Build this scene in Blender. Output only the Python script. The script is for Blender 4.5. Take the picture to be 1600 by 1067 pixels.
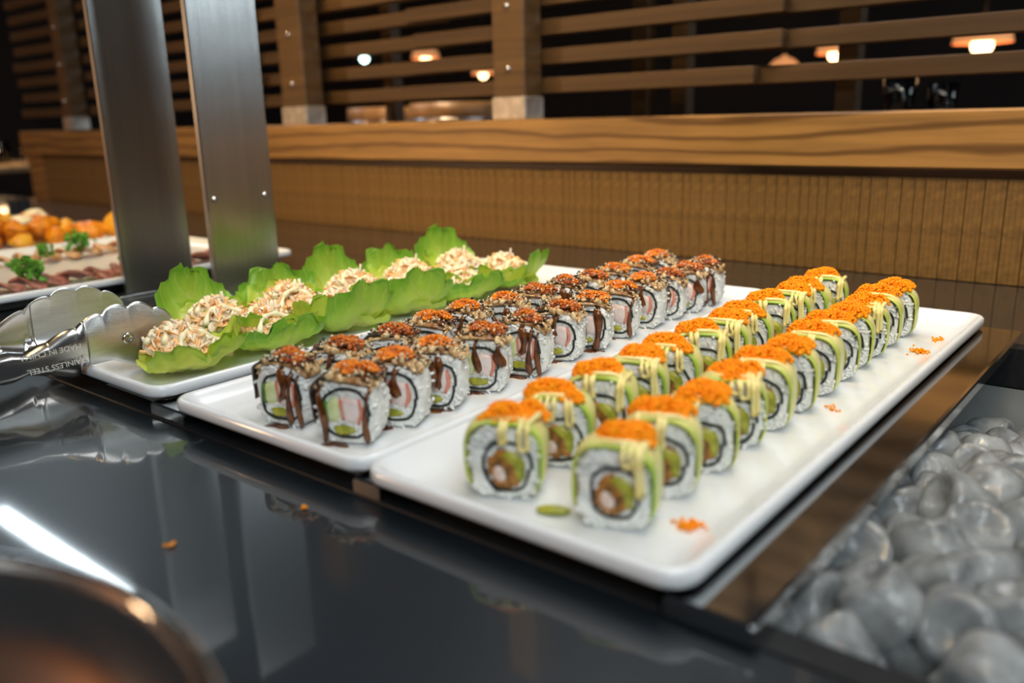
import bpy, math, random
import numpy as np
from mathutils import Vector, Matrix
R = math.radians
for o in list(bpy.data.objects): bpy.data.objects.remove(o)
sc = bpy.context.scene
COL = sc.collection

# ------------------------------------------------------------------ camera
YAW, PITCH, ROLL = -0.690, 0.2568, -0.025
cam = bpy.data.cameras.new('camera'); cam.sensor_width = 36.0; cam.lens = 1327.2 / 1600 * 36
cam.clip_start = 0.01; cam.clip_end = 60
cam.dof.use_dof = True; cam.dof.focus_distance = 0.65; cam.dof.aperture_fstop = 4.2
camo = bpy.data.objects.new('camera', cam); COL.objects.link(camo); sc.camera = camo
fw = Vector((math.sin(YAW) * math.cos(PITCH), math.cos(YAW) * math.cos(PITCH), -math.sin(PITCH)))
r0 = Vector((math.cos(YAW), -math.sin(YAW), 0)); u0 = r0.cross(fw)
rr = r0 * math.cos(ROLL) + u0 * math.sin(ROLL); uu = -r0 * math.sin(ROLL) + u0 * math.cos(ROLL)
mw = Matrix((rr, uu, -fw)).transposed().to_4x4(); mw.translation = Vector((0.3167, -0.2581, 0.1886))
camo.matrix_world = mw

# ------------------------------------------------------------------ world, lights, exposure
w = bpy.data.worlds.new('dim_room'); sc.world = w; w.use_nodes = True
w.node_tree.nodes['Background'].inputs[0].default_value = (0.75, 0.87, 1.0, 1)
w.node_tree.nodes['Background'].inputs[1].default_value = 0.022

def area(name, loc, target, size, power, color, spread=180):
    l = bpy.data.lights.new(name, 'AREA'); l.shape = 'RECTANGLE'; l.size, l.size_y = size
    l.energy = power; l.color = color; l.spread = R(spread)
    o = bpy.data.objects.new(name, l); COL.objects.link(o); o.location = loc
    o.rotation_euler = (Vector(target) - Vector(loc)).to_track_quat('-Z', 'Y').to_euler()
    return o
area('buffet_canopy_light', (0.10, 0.42, 1.05), (0.0, 0.22, 0.0), (1.1, 0.30), 7.0, (0.97, 0.985, 1.0))
area('hall_ceiling_light', (1.5, -1.3, 1.75), (0.0, 0.2, 0.0), (1.3, 1.3), 40, (0.86, 0.945, 1.0))
area('upright_fill_light', (2.9, 2.4, 1.25), (-0.5, 0.3, 0.3), (1.5, 1.1), 24, (0.82, 0.94, 1.0))  # added fill that brightens the steel uprights; no lamp known there
area('tube_ceiling_light', (-3.1, 0.96, 1.45), (-3.1, 0.96, 0.0), (1.15, 0.06), 9, (0.80, 0.93, 1.0))
area('booth_wash_light', (-0.75, -0.15, 1.40), (-0.75, 0.785, 0.16), (0.9, 0.12), 6.6, (1.0, 0.70, 0.33), 75)
area('booth_wash_light', (0.35, -0.05, 1.40), (0.35, 0.785, 0.16), (0.5, 0.12), 2.6, (1.0, 0.74, 0.40), 75)
l = bpy.data.lights.new('wall_lantern_light', 'POINT'); l.energy = 85; l.color = (1.0, 0.62, 0.34); l.shadow_soft_size = 0.10
o = bpy.data.objects.new('wall_lantern_light', l); COL.objects.link(o); o.location = (-3.3, -2.45, 0.46)

vs = sc.view_settings
sc.display_settings.display_device = 'sRGB'
vs.view_transform = 'Standard'; vs.look = 'None'; vs.gamma = 1; vs.exposure = 0.0; vs.use_curve_mapping = False
sc.cycles.use_denoising = True
sc.cycles.max_bounces = 10; sc.cycles.transmission_bounces = 8; sc.cycles.sample_clamp_indirect = 4.0
sc.cycles.caustics_reflective = False; sc.cycles.caustics_refractive = False

# ------------------------------------------------------------------ materials
def new_mat(name):
    m = bpy.data.materials.new(name); m.use_nodes = True
    nt = m.node_tree; b = nt.nodes['Principled BSDF']
    return m, nt, b
def N(nt, t, **kw):
    n = nt.nodes.new(t)
    for k, v in kw.items():
        if k in n.inputs.keys(): n.inputs[k].default_value = v
        else: setattr(n, k, v)
    return n
def ramp(nt, fac, stops):
    n = nt.nodes.new('ShaderNodeValToRGB'); cr = n.color_ramp
    while len(cr.elements) < len(stops): cr.elements.new(0.5)
    for e, (p, c) in zip(cr.elements, stops): e.position = p; e.color = (*c, 1)
    nt.links.new(fac, n.inputs[0]); return n.outputs[0]
def coords(nt, scale=(1, 1, 1), kind='Object'):
    t = N(nt, 'ShaderNodeTexCoord'); mp = N(nt, 'ShaderNodeMapping'); mp.inputs['Scale'].default_value = scale
    nt.links.new(t.outputs[kind], mp.inputs[0]); return mp.outputs[0]
def mat(name, color, rough=0.5, metal=0.0, color2=None, nscale=60, stretch=(1, 1, 1), bump=0.0, bscale=None,
        spec=0.5, ior=1.45, trans=0.0, sss=0.0, sss_r=(0.004, 0.003, 0.002), lo=0.4, hi=0.6, coat=0.0, detail=4):
    m, nt, b = new_mat(name)
    b.inputs['Roughness'].default_value = rough; b.inputs['Metallic'].default_value = metal
    b.inputs['IOR'].default_value = ior; b.inputs['Specular IOR Level'].default_value = spec
    b.inputs['Transmission Weight'].default_value = trans; b.inputs['Coat Weight'].default_value = coat
    b.inputs['Coat Roughness'].default_value = 0.08
    if sss: b.inputs['Subsurface Weight'].default_value = sss; b.inputs['Subsurface Radius'].default_value = sss_r; b.inputs['Subsurface Scale'].default_value = 1.0
    b.inputs['Base Color'].default_value = (*color, 1)
    v = coords(nt, stretch)
    if color2:
        nz = N(nt, 'ShaderNodeTexNoise', Scale=nscale, Detail=detail); nt.links.new(v, nz.inputs['Vector'])
        nt.links.new(ramp(nt, nz.outputs[0], [(lo, color), (hi, color2)]), b.inputs['Base Color'])
    if bump:
        nz = N(nt, 'ShaderNodeTexNoise', Scale=bscale or nscale, Detail=3.0); nt.links.new(v, nz.inputs['Vector'])
        bp = N(nt, 'ShaderNodeBump', Strength=bump, Distance=0.001); nt.links.new(nz.outputs[0], bp.inputs['Height'])
        nt.links.new(bp.outputs[0], b.inputs['Normal'])
    return m

def wood(name, light, dark, grain=(2.0, 30, 30), wscale=5.0, dist=6.0, rough=0.45, bump=0.15, lines=0.5, vs_=(1.6, 6, 7), bd='Z'):
    m, nt, b = new_mat(name)
    v = coords(nt, grain)
    nz = N(nt, 'ShaderNodeTexNoise', Scale=1.0, Detail=5.0, Roughness=0.6); nt.links.new(v, nz.inputs['Vector'])
    wv = N(nt, 'ShaderNodeTexWave', Scale=wscale, Distortion=dist, Detail=3.0); wv.inputs['Detail Scale'].default_value = 0.8
    wv.wave_type = 'BANDS'; wv.bands_direction = bd
    v2 = coords(nt, vs_); nt.links.new(v2, wv.inputs['Vector'])
    c1 = ramp(nt, nz.outputs[0], [(0.32, tuple(a * 0.55 for a in light)), (0.62, light)])
    c2 = ramp(nt, wv.outputs[1], [(0.0, (lines,) * 3), (0.34, (0, 0, 0))])
    mx = N(nt, 'ShaderNodeMix', data_type='RGBA')
    nt.links.new(c2, mx.inputs[0]); nt.links.new(c1, mx.inputs[6]); mx.inputs[7].default_value = (*dark, 1)
    nt.links.new(mx.outputs[2], b.inputs['Base Color']); b.inputs['Roughness'].default_value = rough
    bp = N(nt, 'ShaderNodeBump', Strength=bump, Distance=0.001); nt.links.new(nz.outputs[0], bp.inputs['Height'])
    nt.links.new(bp.outputs[0], b.inputs['Normal'])
    return m

M = {}
M['counter'] = mat('black_polished_stone', (0.006, 0.010, 0.014), 0.085, color2=(0.009, 0.014, 0.019), nscale=500, ior=2.0, spec=0.5, detail=1)
_b = M['counter'].node_tree.nodes['Principled BSDF']; _b.inputs['Coat Weight'].default_value = 1.0; _b.inputs['Coat Roughness'].default_value = 0.05; _b.inputs['Coat IOR'].default_value = 1.55; _b.inputs['IOR'].default_value = 1.5; _b.inputs['Roughness'].default_value = 0.38
M['flange'] = mat('dark_well_flange', (0.010, 0.011, 0.012), 0.5, color2=(0.014, 0.015, 0.016), nscale=200, spec=0.3)
M['steel'] = mat('brushed_steel', (0.50, 0.52, 0.52), 0.24, 1.0, color2=(0.55, 0.57, 0.57), nscale=3, stretch=(60, 60, 1.2), bump=0.02, bscale=14)
M['steel_dark'] = mat('well_steel', (0.55, 0.58, 0.58), 0.45, 0.85, color2=(0.64, 0.67, 0.67), nscale=20)
M['chrome'] = mat('polished_steel', (0.66, 0.67, 0.67), 0.10, 1.0)
M['tong'] = mat('tong_steel', (0.70, 0.70, 0.67), 0.33, 1.0, color2=(0.77, 0.77, 0.74), nscale=30, stretch=(1, 1, 6), bump=0.15, bscale=200)
M['handle'] = mat('tong_handle_steel', (0.64, 0.62, 0.59), 0.22, 1.0)
M['bowl'] = mat('bowl_steel', (0.66, 0.63, 0.60), 0.25, 1.0)
M['etch'] = mat('etched_lettering', (0.80, 0.76, 0.66), 0.6, 0.0)
M['plate'] = mat('white_melamine', (0.80, 0.82, 0.83), 0.16, ior=1.5, bump=0.02, bscale=60)
M['oak'] = wood('oak_beam', (0.345, 0.178, 0.050), (0.085, 0.036, 0.009), (3, 60, 60), 1.9, 7.5, 0.42, lines=0.85)
M['plank'] = wood('sawn_panel_wood', (0.205, 0.108, 0.026), (0.075, 0.036, 0.009), (1.5, 60, 130), 1.0, 1.5, 0.55, bump=0.5, lines=0.45, vs_=(1.1, 1, 0.5), bd='X')
M['slat'] = wood('lattice_wood', (0.066, 0.032, 0.009), (0.033, 0.015, 0.004), (3, 40, 40), 2.0, 4.0, 0.5, lines=0.4)
M['slat2'] = wood('lattice_wood_pale', (0.105, 0.053, 0.016), (0.048, 0.022, 0.006), (3, 40, 40), 2.0, 4.0, 0.5, lines=0.4)
M['walnut'] = wood('dark_table_wood', (0.10, 0.045, 0.02), (0.04, 0.018, 0.008), (3, 40, 40), 2.0, 4.0, 0.4, lines=0.4)
M['tubwood'] = wood('tub_wood', (0.42, 0.24, 0.10), (0.2, 0.1, 0.04), (40, 40, 3), 2.0, 3.0, 0.4, lines=0.3)
M['shoe'] = mat('galvanised_shoe', (0.52, 0.50, 0.46), 0.45, 0.8, color2=(0.40, 0.38, 0.35), nscale=60)
M['bolt'] = mat('bolt_steel', (0.6, 0.6, 0.62), 0.25, 1.0)
M['panelling'] = wood('brown_panelling', (0.40, 0.20, 0.10), (0.20, 0.09, 0.04), (3, 3, 30), 2.0, 3.0, 0.5, lines=0.3)
M['dark'] = mat('dark_wall_paint', (0.010, 0.007, 0.006), 0.8, color2=(0.016, 0.010, 0.008), nscale=2)
M['floor'] = mat('dark_floor', (0.02, 0.014, 0.011), 0.5, color2=(0.03, 0.02, 0.014), nscale=4)
M['cabinet'] = mat('black_cabinet', (0.015, 0.014, 0.013), 0.5, color2=(0.02, 0.019, 0.018), nscale=10)
M['redseat'] = mat('dark_red_upholstery', (0.06, 0.012, 0.008), 0.6, color2=(0.045, 0.01, 0.007), nscale=30)

def rice_mat():
    m, nt, b = new_mat('sushi_rice')
    v = coords(nt, (1, 1, 1))
    vo = N(nt, 'ShaderNodeTexVoronoi', Scale=330.0); nt.links.new(v, vo.inputs['Vector'])
    nz = N(nt, 'ShaderNodeTexNoise', Scale=160.0, Detail=2.0); nt.links.new(v, nz.inputs['Vector'])
    nt.links.new(ramp(nt, nz.outputs[0], [(0.3, (0.66, 0.67, 0.63)), (0.6, (0.83, 0.84, 0.80))]), b.inputs['Base Color'])
    b.inputs['Roughness'].default_value = 0.38
    b.inputs['Subsurface Weight'].default_value = 0.0
    bp = N(nt, 'ShaderNodeBump', Strength=0.55, Distance=0.0012); bp.invert = True
    nt.links.new(vo.outputs['Distance'], bp.inputs['Height']); nt.links.new(bp.outputs[0], b.inputs['Normal'])
    return m
M['rice'] = rice_mat()
M['nori'] = mat('nori', (0.012, 0.016, 0.012), 0.45, color2=(0.03, 0.035, 0.03), nscale=300, bump=0.3)
M['tempura'] = mat('tempura_shrimp', (0.46, 0.19, 0.03), 0.45, color2=(0.17, 0.075, 0.014), nscale=220, bump=0.6, bscale=400)
M['shrimp'] = mat('shrimp_meat', (0.70, 0.52, 0.44), 0.35, color2=(0.75, 0.66, 0.60), nscale=200)
M['crab'] = mat('crab_stick', (0.76, 0.60, 0.56), 0.35, color2=(0.78, 0.70, 0.66), nscale=180)
M['crabred'] = mat('crab_stick_skin', (0.72, 0.16, 0.10), 0.4, color2=(0.66, 0.26, 0.18), nscale=200)
M['cucumber'] = mat('cucumber_flesh', (0.58, 0.66, 0.30), 0.3, color2=(0.66, 0.72, 0.40), nscale=200)
M['cuke_skin'] = mat('cucumber_skin', (0.05, 0.16, 0.02), 0.35, color2=(0.10, 0.24, 0.04), nscale=200)
M['avo_fill'] = mat('avocado_filling', (0.40, 0.38, 0.04), 0.35, color2=(0.24, 0.26, 0.02), nscale=140)
M['mayo'] = mat('spicy_mayo', (0.88, 0.73, 0.27), 0.25, color2=(0.90, 0.78, 0.34), nscale=80)
M['cream'] = mat('cream_mayo', (0.94, 0.84, 0.52), 0.25, color2=(0.95, 0.88, 0.60), nscale=80)
M['roe'] = mat('orange_roe', (1.0, 0.36, 0.0), 0.42, color2=(1.0, 0.28, 0.0), nscale=260, spec=0.3)
M['roe_base'] = mat('orange_roe_bed', (0.90, 0.20, 0.004), 0.35, bump=0.8, bscale=900)
M['roe_dark'] = mat('sauced_roe', (0.70, 0.19, 0.008), 0.18, color2=(0.34, 0.06, 0.006), nscale=160, coat=0.4)
M['sauce'] = mat('eel_sauce', (0.075, 0.018, 0.004), 0.08, color2=(0.14, 0.040, 0.008), nscale=120, coat=0.5)
M['sauce_thin'] = mat('thin_eel_sauce', (0.15, 0.045, 0.008), 0.10, color2=(0.07, 0.018, 0.004), nscale=150, coat=0.3)
M['eel'] = mat('seared_eel', (0.74, 0.54, 0.28), 0.25, color2=(0.24, 0.09, 0.022), nscale=130, lo=0.40, hi=0.62, bump=0.5, bscale=260, coat=0.3)
M['eelskin'] = mat('eel_skin', (0.02, 0.017, 0.015), 0.18, color2=(0.09, 0.06, 0.04), nscale=160, bump=0.5, bscale=240, coat=0.4)
M['crumb'] = mat('cream_crumb', (0.78, 0.62, 0.36), 0.35, color2=(0.55, 0.30, 0.10), nscale=300)
M['sesame_w'] = mat('white_sesame', (0.80, 0.70, 0.48), 0.4)
M['sesame_b'] = mat('black_sesame', (0.02, 0.018, 0.016), 0.35)
M['meat'] = mat('sliced_beef', (0.50, 0.20, 0.17), 0.4, color2=(0.22, 0.09, 0.06), nscale=90)
M['meat2'] = mat('seared_slice', (0.45, 0.22, 0.07), 0.4, color2=(0.66, 0.42, 0.24), nscale=90)
M['fry'] = mat('orange_fritter', (0.80, 0.30, 0.010), 0.4, color2=(0.62, 0.17, 0.008), nscale=80, bump=0.5, bscale=150)
M['fry2'] = mat('golden_fritter', (0.82, 0.44, 0.04), 0.4, color2=(0.75, 0.33, 0.02), nscale=80, bump=0.5, bscale=150)
M['parsley'] = mat('parsley', (0.06, 0.22, 0.015), 0.5, color2=(0.13, 0.36, 0.03), nscale=90)
M['saladwhite'] = mat('crab_shred', (0.94, 0.76, 0.54), 0.35, color2=(0.95, 0.87, 0.68), nscale=150)
M['saladpink'] = mat('crab_shred_orange', (0.96, 0.48, 0.14), 0.35, color2=(0.95, 0.64, 0.34), nscale=150)

def uv_mat(name, stops, rough, nscale=80, namp=0.35, axis=0, bump=0.3, trans=0.0, edge=None, vein=False):
    """colour runs along the UV of the piece itself"""
    m, nt, b = new_mat(name)
    uv = N(nt, 'ShaderNodeUVMap'); sp = N(nt, 'ShaderNodeSeparateXYZ'); nt.links.new(uv.outputs[0], sp.inputs[0])
    v = coords(nt); nz = N(nt, 'ShaderNodeTexNoise', Scale=nscale, Detail=4.0); nt.links.new(v, nz.inputs['Vector'])
    a = N(nt, 'ShaderNodeMath', operation='MULTIPLY_ADD'); a.inputs[1].default_value = namp; nt.links.new(nz.outputs[0], a.inputs[0])
    s = N(nt, 'ShaderNodeMath', operation='ADD'); s.inputs[1].default_value = -namp / 2
    nt.links.new(sp.outputs[axis], a.inputs[2]); nt.links.new(a.outputs[0], s.inputs[0])
    col = ramp(nt, s.outputs[0], stops)
    hgt = nz.outputs[0]
    if vein:
        wv = N(nt, 'ShaderNodeTexWave', Scale=2.0, Distortion=4.0, Detail=3.0); wv.bands_direction = 'Y'; nt.links.new(uv.outputs[0], wv.inputs['Vector'])
        vf = ramp(nt, wv.outputs[1], [(0.0, (0.22,) * 3), (0.14, (0, 0, 0))])
        mx = N(nt, 'ShaderNodeMix', data_type='RGBA'); nt.links.new(vf, mx.inputs[0]); nt.links.new(col, mx.inputs[6]); mx.inputs[7].default_value = (0.62, 0.70, 0.22, 1)
        col = mx.outputs[2]
    nt.links.new(col, b.inputs['Base Color']); b.inputs['Roughness'].default_value = rough
    bp = N(nt, 'ShaderNodeBump', Strength=bump, Distance=0.002); nt.links.new(hgt, bp.inputs['Height']); nt.links.new(bp.outputs[0], b.inputs['Normal'])
    if trans:
        tl = N(nt, 'ShaderNodeBsdfTranslucent'); nt.links.new(col, tl.inputs[0])
        ms = N(nt, 'ShaderNodeMixShader'); ms.inputs[0].default_value = trans
        nt.links.new(b.outputs[0], ms.inputs[1]); nt.links.new(tl.outputs[0], ms.inputs[2])
        nt.links.new(ms.outputs[0], nt.nodes['Material Output'].inputs[0])
    return m
M['avocado'] = uv_mat('avocado_slice', [(0.0, (0.30, 0.46, 0.04)), (0.14, (0.58, 0.66, 0.16)), (0.40, (0.76, 0.70, 0.28)), (0.72, (0.76, 0.70, 0.27)), (0.88, (0.55, 0.63, 0.14)), (1.0, (0.28, 0.44, 0.04))], 0.25, 60, 0.25, 0, 0.1)
M['avocado2'] = uv_mat('yellow_avocado_slice', [(0.0, (0.50, 0.58, 0.10)), (0.25, (0.78, 0.72, 0.30)), (0.80, (0.80, 0.73, 0.32)), (1.0, (0.42, 0.54, 0.08))], 0.25, 50, 0.5, 0, 0.1)
M['lettuce'] = uv_mat('lettuce_leaf', [(0.0, (0.76, 0.78, 0.36)), (0.35, (0.60, 0.72, 0.14)), (0.65, (0.38, 0.62, 0.06)), (1.0, (0.14, 0.40, 0.02))], 0.30, 45, 0.55, 0, 0.8, 0.30, vein=True)
M['lettuce2'] = uv_mat('yellow_lettuce_leaf', [(0.0, (0.84, 0.80, 0.42)), (0.4, (0.74, 0.78, 0.18)), (0.8, (0.56, 0.70, 0.08)), (1.0, (0.30, 0.56, 0.04))], 0.30, 45, 0.55, 0, 0.8, 0.30, vein=True)

def ice_mat():
    m, nt, b = new_mat('cloudy_ice')
    v = coords(nt)
    b.inputs['Base Color'].default_value = (0.93, 0.97, 0.98, 1); b.inputs['Roughness'].default_value = 0.04
    b.inputs['Transmission Weight'].default_value = 1.0; b.inputs['IOR'].default_value = 1.31
    nz = N(nt, 'ShaderNodeTexNoise', Scale=70.0, Detail=3.0); nt.links.new(v, nz.inputs['Vector'])
    nb = N(nt, 'ShaderNodeTexNoise', Scale=140.0, Detail=3.0); nt.links.new(v, nb.inputs['Vector'])
    bp = N(nt, 'ShaderNodeBump', Strength=0.6, Distance=0.003); nt.links.new(nb.outputs[0], bp.inputs['Height'])
    nt.links.new(bp.outputs[0], b.inputs['Normal'])
    d = N(nt, 'ShaderNodeBsdfDiffuse'); d.inputs[0].default_value = (0.90, 0.94, 0.95, 1)
    t = N(nt, 'ShaderNodeBsdfTranslucent'); t.inputs[0].default_value = (0.93, 0.96, 0.97, 1)
    m1 = N(nt, 'ShaderNodeMixShader'); m1.inputs[0].default_value = 0.55; nt.links.new(d.outputs[0], m1.inputs[1]); nt.links.new(t.outputs[0], m1.inputs[2])
    f = ramp(nt, nz.outputs[0], [(0.34, (0.34,) * 3), (0.66, (0.86,) * 3)])
    m2 = N(nt, 'ShaderNodeMixShader'); nt.links.new(f, m2.inputs[0]); nt.links.new(b.outputs[0], m2.inputs[1]); nt.links.new(m1.outputs[0], m2.inputs[2])
    tp = N(nt, 'ShaderNodeBsdfTransparent'); tp.inputs[0].default_value = (0.96, 0.985, 0.99, 1)
    m2b = N(nt, 'ShaderNodeMixShader'); m2b.inputs[0].default_value = 0.14; nt.links.new(m2.outputs[0], m2b.inputs[1]); nt.links.new(tp.outputs[0], m2b.inputs[2]); m2 = m2b
    gl = N(nt, 'ShaderNodeBsdfGlossy'); gl.inputs['Roughness'].default_value = 0.06; nt.links.new(bp.outputs[0], gl.inputs['Normal'])
    fr = N(nt, 'ShaderNodeFresnel', IOR=1.45); nt.links.new(bp.outputs[0], fr.inputs['Normal'])
    m3 = N(nt, 'ShaderNodeMixShader'); nt.links.new(fr.outputs[0], m3.inputs[0]); nt.links.new(m2.outputs[0], m3.inputs[1]); nt.links.new(gl.outputs[0], m3.inputs[2])
    nt.links.new(m3.outputs[0], nt.nodes['Material Output'].inputs[0])
    return m
M['ice'] = ice_mat()
def glass_mat():
    m, nt, b = new_mat('clear_glass'); b.inputs['Transmission Weight'].default_value = 1.0; b.inputs['Roughness'].default_value = 0.02; b.inputs['IOR'].default_value = 1.45
    return m
M['glass'] = glass_mat()
def emit(name, col, s):
    m, nt, b = new_mat(name); b.inputs['Base Color'].default_value = (*col, 1); b.inputs['Emission Color'].default_value = (*col, 1); b.inputs['Emission Strength'].default_value = s
    return m
M['bulb_warm'] = emit('warm_bulb', (1.0, 0.62, 0.30), 9.0)
M['bulb_cool'] = emit('cool_bulb', (0.72, 1.0, 0.92), 8.0)
M['shade_glow'] = emit('amber_glass_shade', (1.0, 0.42, 0.16), 0.35)

# ------------------------------------------------------------------ mesh helpers
class MB:
    def __init__(s): s.v = []; s.f = []; s.n = 0; s.mi = []; s.uv = []
    def add(s, v, f, mi=0, uv=None):
        v = np.asarray(v, float).reshape(-1, 3); s.v.append(v)
        s.f += [tuple(int(i) + s.n for i in q) for q in f]; s.mi += [mi] * len(f)
        s.uv.append(np.zeros((len(v), 2)) if uv is None else np.asarray(uv, float)); s.n += len(v)
    def box(s, x0, x1, y0, y1, z0, z1, mi=0, b=0.0):
        if b <= 0:
            v = [(x, y, z) for x in (x0, x1) for y in (y0, y1) for z in (z0, z1)]
            s.add(v, [(0, 1, 3, 2), (4, 6, 7, 5), (0, 4, 5, 1), (2, 3, 7, 6), (0, 2, 6, 4), (1, 5, 7, 3)], mi); return
        rings = []
        for z, d in ((z0, b), (z0 + b, 0), (z1 - b, 0), (z1, b)):
            a0, a1, c0, c1 = x0 + d, x1 - d, y0 + d, y1 - d; e = b
            rings.append([(a0 + e, c0, z), (a1 - e, c0, z), (a1, c0 + e, z), (a1, c1 - e, z), (a1 - e, c1, z), (a0 + e, c1, z), (a0, c1 - e, z), (a0, c0 + e, z)])
        s.loft(rings, True, True, True, mi)
    def loft(s, rings, closed=True, cap0=False, cap1=False, mi=0, uvs=None):
        k = len(rings[0]); v = np.asarray(rings, float).reshape(-1, 3); f = []
        for i in range(len(rings) - 1):
            for j in range(k if closed else k - 1):
                a = i * k + j; b = i * k + (j + 1) % k
                f.append((a, b, b + k, a + k))
        if cap0: f.append(tuple(range(k - 1, -1, -1)))
        if cap1: f.append(tuple(range((len(rings) - 1) * k, len(rings) * k)))
        s.add(v, f, mi, uvs)
    def lathe(s, prof, n=32, c=(0, 0, 0), mi=0, closed_prof=False, cap0=False, cap1=False):
        rings = [[(c[0] + r * math.cos(2 * math.pi * j / n), c[1] + r * math.sin(2 * math.pi * j / n), c[2] + z) for j in range(n)] for r, z in prof]
        s.loft(rings, True, cap0, cap1, mi)
    def tube(s, path, rad, n=8, mi=0, flat=(1, 1)):
        P = [Vector(p) for p in path]; rings = []
        rad = rad if hasattr(rad, '__len__') else [rad] * len(P)
        up = Vector((0, 0, 1))
        for i, p in enumerate(P):
            t = (P[min(i + 1, len(P) - 1)] - P[max(i - 1, 0)]).normalized()
            a = t.cross(up)
            if a.length < 0.15: a = t.cross(Vector((1, 0, 0)))
            a.normalize(); b = a.cross(t)
            rings.append([tuple(p + (a * math.cos(2 * math.pi * j / n) * flat[0] + b * math.sin(2 * math.pi * j / n) * flat[1]) * rad[i]) for j in range(n)])
        s.loft(rings, True, True, True, mi)
    def copies(s, tv, tf, mats, mi=0):
        """mats: list of 4x4 (numpy) transforms of one template"""
        tv = np.c_[np.asarray(tv, float), np.ones(len(tv))]
        for T in mats: s.add((tv @ T.T)[:, :3], tf, mi)
    def mesh(s, name, mats, smooth=True, uv=False):
        me = bpy.data.meshes.new(name); V = np.concatenate(s.v)
        me.from_pydata(V.tolist(), [], s.f); 
        for m in (mats if isinstance(mats, (list, tuple)) else [mats]): me.materials.append(m)
        me.polygons.foreach_set('material_index', s.mi)
        me.polygons.foreach_set('use_smooth', [smooth] * len(me.polygons))
        if uv:
            U = np.concatenate(s.uv); l = me.uv_layers.new(name='UVMap')
            idx = np.zeros(len(me.loops), int); me.loops.foreach_get('vertex_index', idx)
            l.data.foreach_set('uv', U[idx].ravel())
        me.update(); return me
def obj(name, me, parent=None, loc=None, rot=None, scale=None):
    o = bpy.data.objects.new(name, me); COL.objects.link(o)
    if parent: o.parent = parent
    if loc is not None: o.location = loc
    if rot is not None: o.rotation_euler = rot
    if scale is not None: o.scale = scale
    return o
def tag(o, label, cat, group=None):
    o['label'] = label; o['category'] = cat
    if group: o['group'] = group
    return o
def thing(name, label, cat, loc=(0, 0, 0), rz=0, group=None):
    return tag(obj(name, None, None, loc, (0, 0, rz)), label, cat, group)
def struct(o): o['kind'] = 'structure'; return o
def stuff(o): o['kind'] = 'stuff'; return o
def ico(sub=0):
    t = (1 + 5 ** .5) / 2
    v = np.array([(-1, t, 0), (1, t, 0), (-1, -t, 0), (1, -t, 0), (0, -1, t), (0, 1, t), (0, -1, -t), (0, 1, -t), (t, 0, -1), (t, 0, 1), (-t, 0, -1), (-t, 0, 1)], float)
    f = [(0, 11, 5), (0, 5, 1), (0, 1, 7), (0, 7, 10), (0, 10, 11), (1, 5, 9), (5, 11, 4), (11, 10, 2), (10, 7, 6), (7, 1, 8), (3, 9, 4), (3, 4, 2), (3, 2, 6), (3, 6, 8), (3, 8, 9), (4, 9, 5), (2, 4, 11), (6, 2, 10), (8, 6, 7), (9, 8, 1)]
    v /= np.linalg.norm(v[0]); v = v.tolist()
    for _ in range(sub):
        c = {}; nf = []
        def mid(a, b):
            k = (min(a, b), max(a, b))
            if k not in c:
                p = np.array(v[a]) + np.array(v[b]); v.append((p / np.linalg.norm(p)).tolist()); c[k] = len(v) - 1
            return c[k]
        for a, b, d in f:
            x, y, z = mid(a, b), mid(b, d), mid(d, a); nf += [(a, x, z), (b, y, x), (d, z, y), (x, y, z)]
        f = nf
    return np.array(v), f
ICO0, ICO1, ICO2, ICO3 = ico(0), ico(1), ico(2), ico(3)
def TRS(p, s, rot=None):
    T = np.eye(4); S = np.diag(s if hasattr(s, '__len__') else (s, s, s))
    Rm = np.eye(3) if rot is None else np.array(rot)
    T[:3, :3] = Rm @ S; T[:3, 3] = p; return T
def rrot(rng):
    q = rng.normal(size=4); q /= np.linalg.norm(q); a, b, c, d = q
    return np.array([[1 - 2 * (c * c + d * d), 2 * (b * c - a * d), 2 * (b * d + a * c)], [2 * (b * c + a * d), 1 - 2 * (b * b + d * d), 2 * (c * d - a * b)], [2 * (b * d - a * c), 2 * (c * d + a * b), 1 - 2 * (b * b + c * c)]])
def vnoise(v, seed, scale):
    """cheap smooth noise: sum of random sine waves"""
    g = np.random.default_rng(seed); v = np.asarray(v); out = np.zeros(len(v))
    for k in range(7):
        d = g.normal(size=3); d /= np.linalg.norm(d); out += np.sin(v @ d * scale * g.uniform(.6, 1.9) + g.uniform(0, 6.28))
    return out / 3.5
def smooth_path(pts, n=6):
    P = [np.array(p, float) for p in pts]; P = [2 * P[0] - P[1]] + P + [2 * P[-1] - P[-2]]; out = []
    for i in range(1, len(P) - 2):
        for k in range(n):
            t = k / n; a, b, c, d = P[i - 1], P[i], P[i + 1], P[i + 2]
            out.append(0.5 * ((2 * b) + (c - a) * t + (2 * a - 5 * b + 4 * c - d) * t * t + (3 * b - a - 3 * c + d) * t ** 3))
    out.append(P[-2]); return [tuple(p) for p in out]
ORD = ['first', 'second', 'third', 'fourth', 'fifth', 'sixth', 'seventh', 'eighth', 'ninth', 'tenth', 'eleventh', 'twelfth', 'thirteenth', 'fourteenth']

cin = camo.matrix_world.inverted()
def inview(p):
    q = cin @ Vector(p)
    if q.z > -.05: return False
    x = 800 + 1327 * q.x / -q.z; y = 533.5 - 1327 * q.y / -q.z
    return -60 < x < 1690 and -60 < y < 1160
# ================================================================== the setting
YW = 0.785
b = MB(); b.box(-7, 4, -4, 6, -0.95, -0.90); struct(obj('floor', b.mesh('floor', M['floor'], False)))
b = MB(); b.box(-7, 4, 4.6, 4.7, -0.90, 2.0); struct(obj('wall_far', b.mesh('wall_far', M['dark'], False)))

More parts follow.
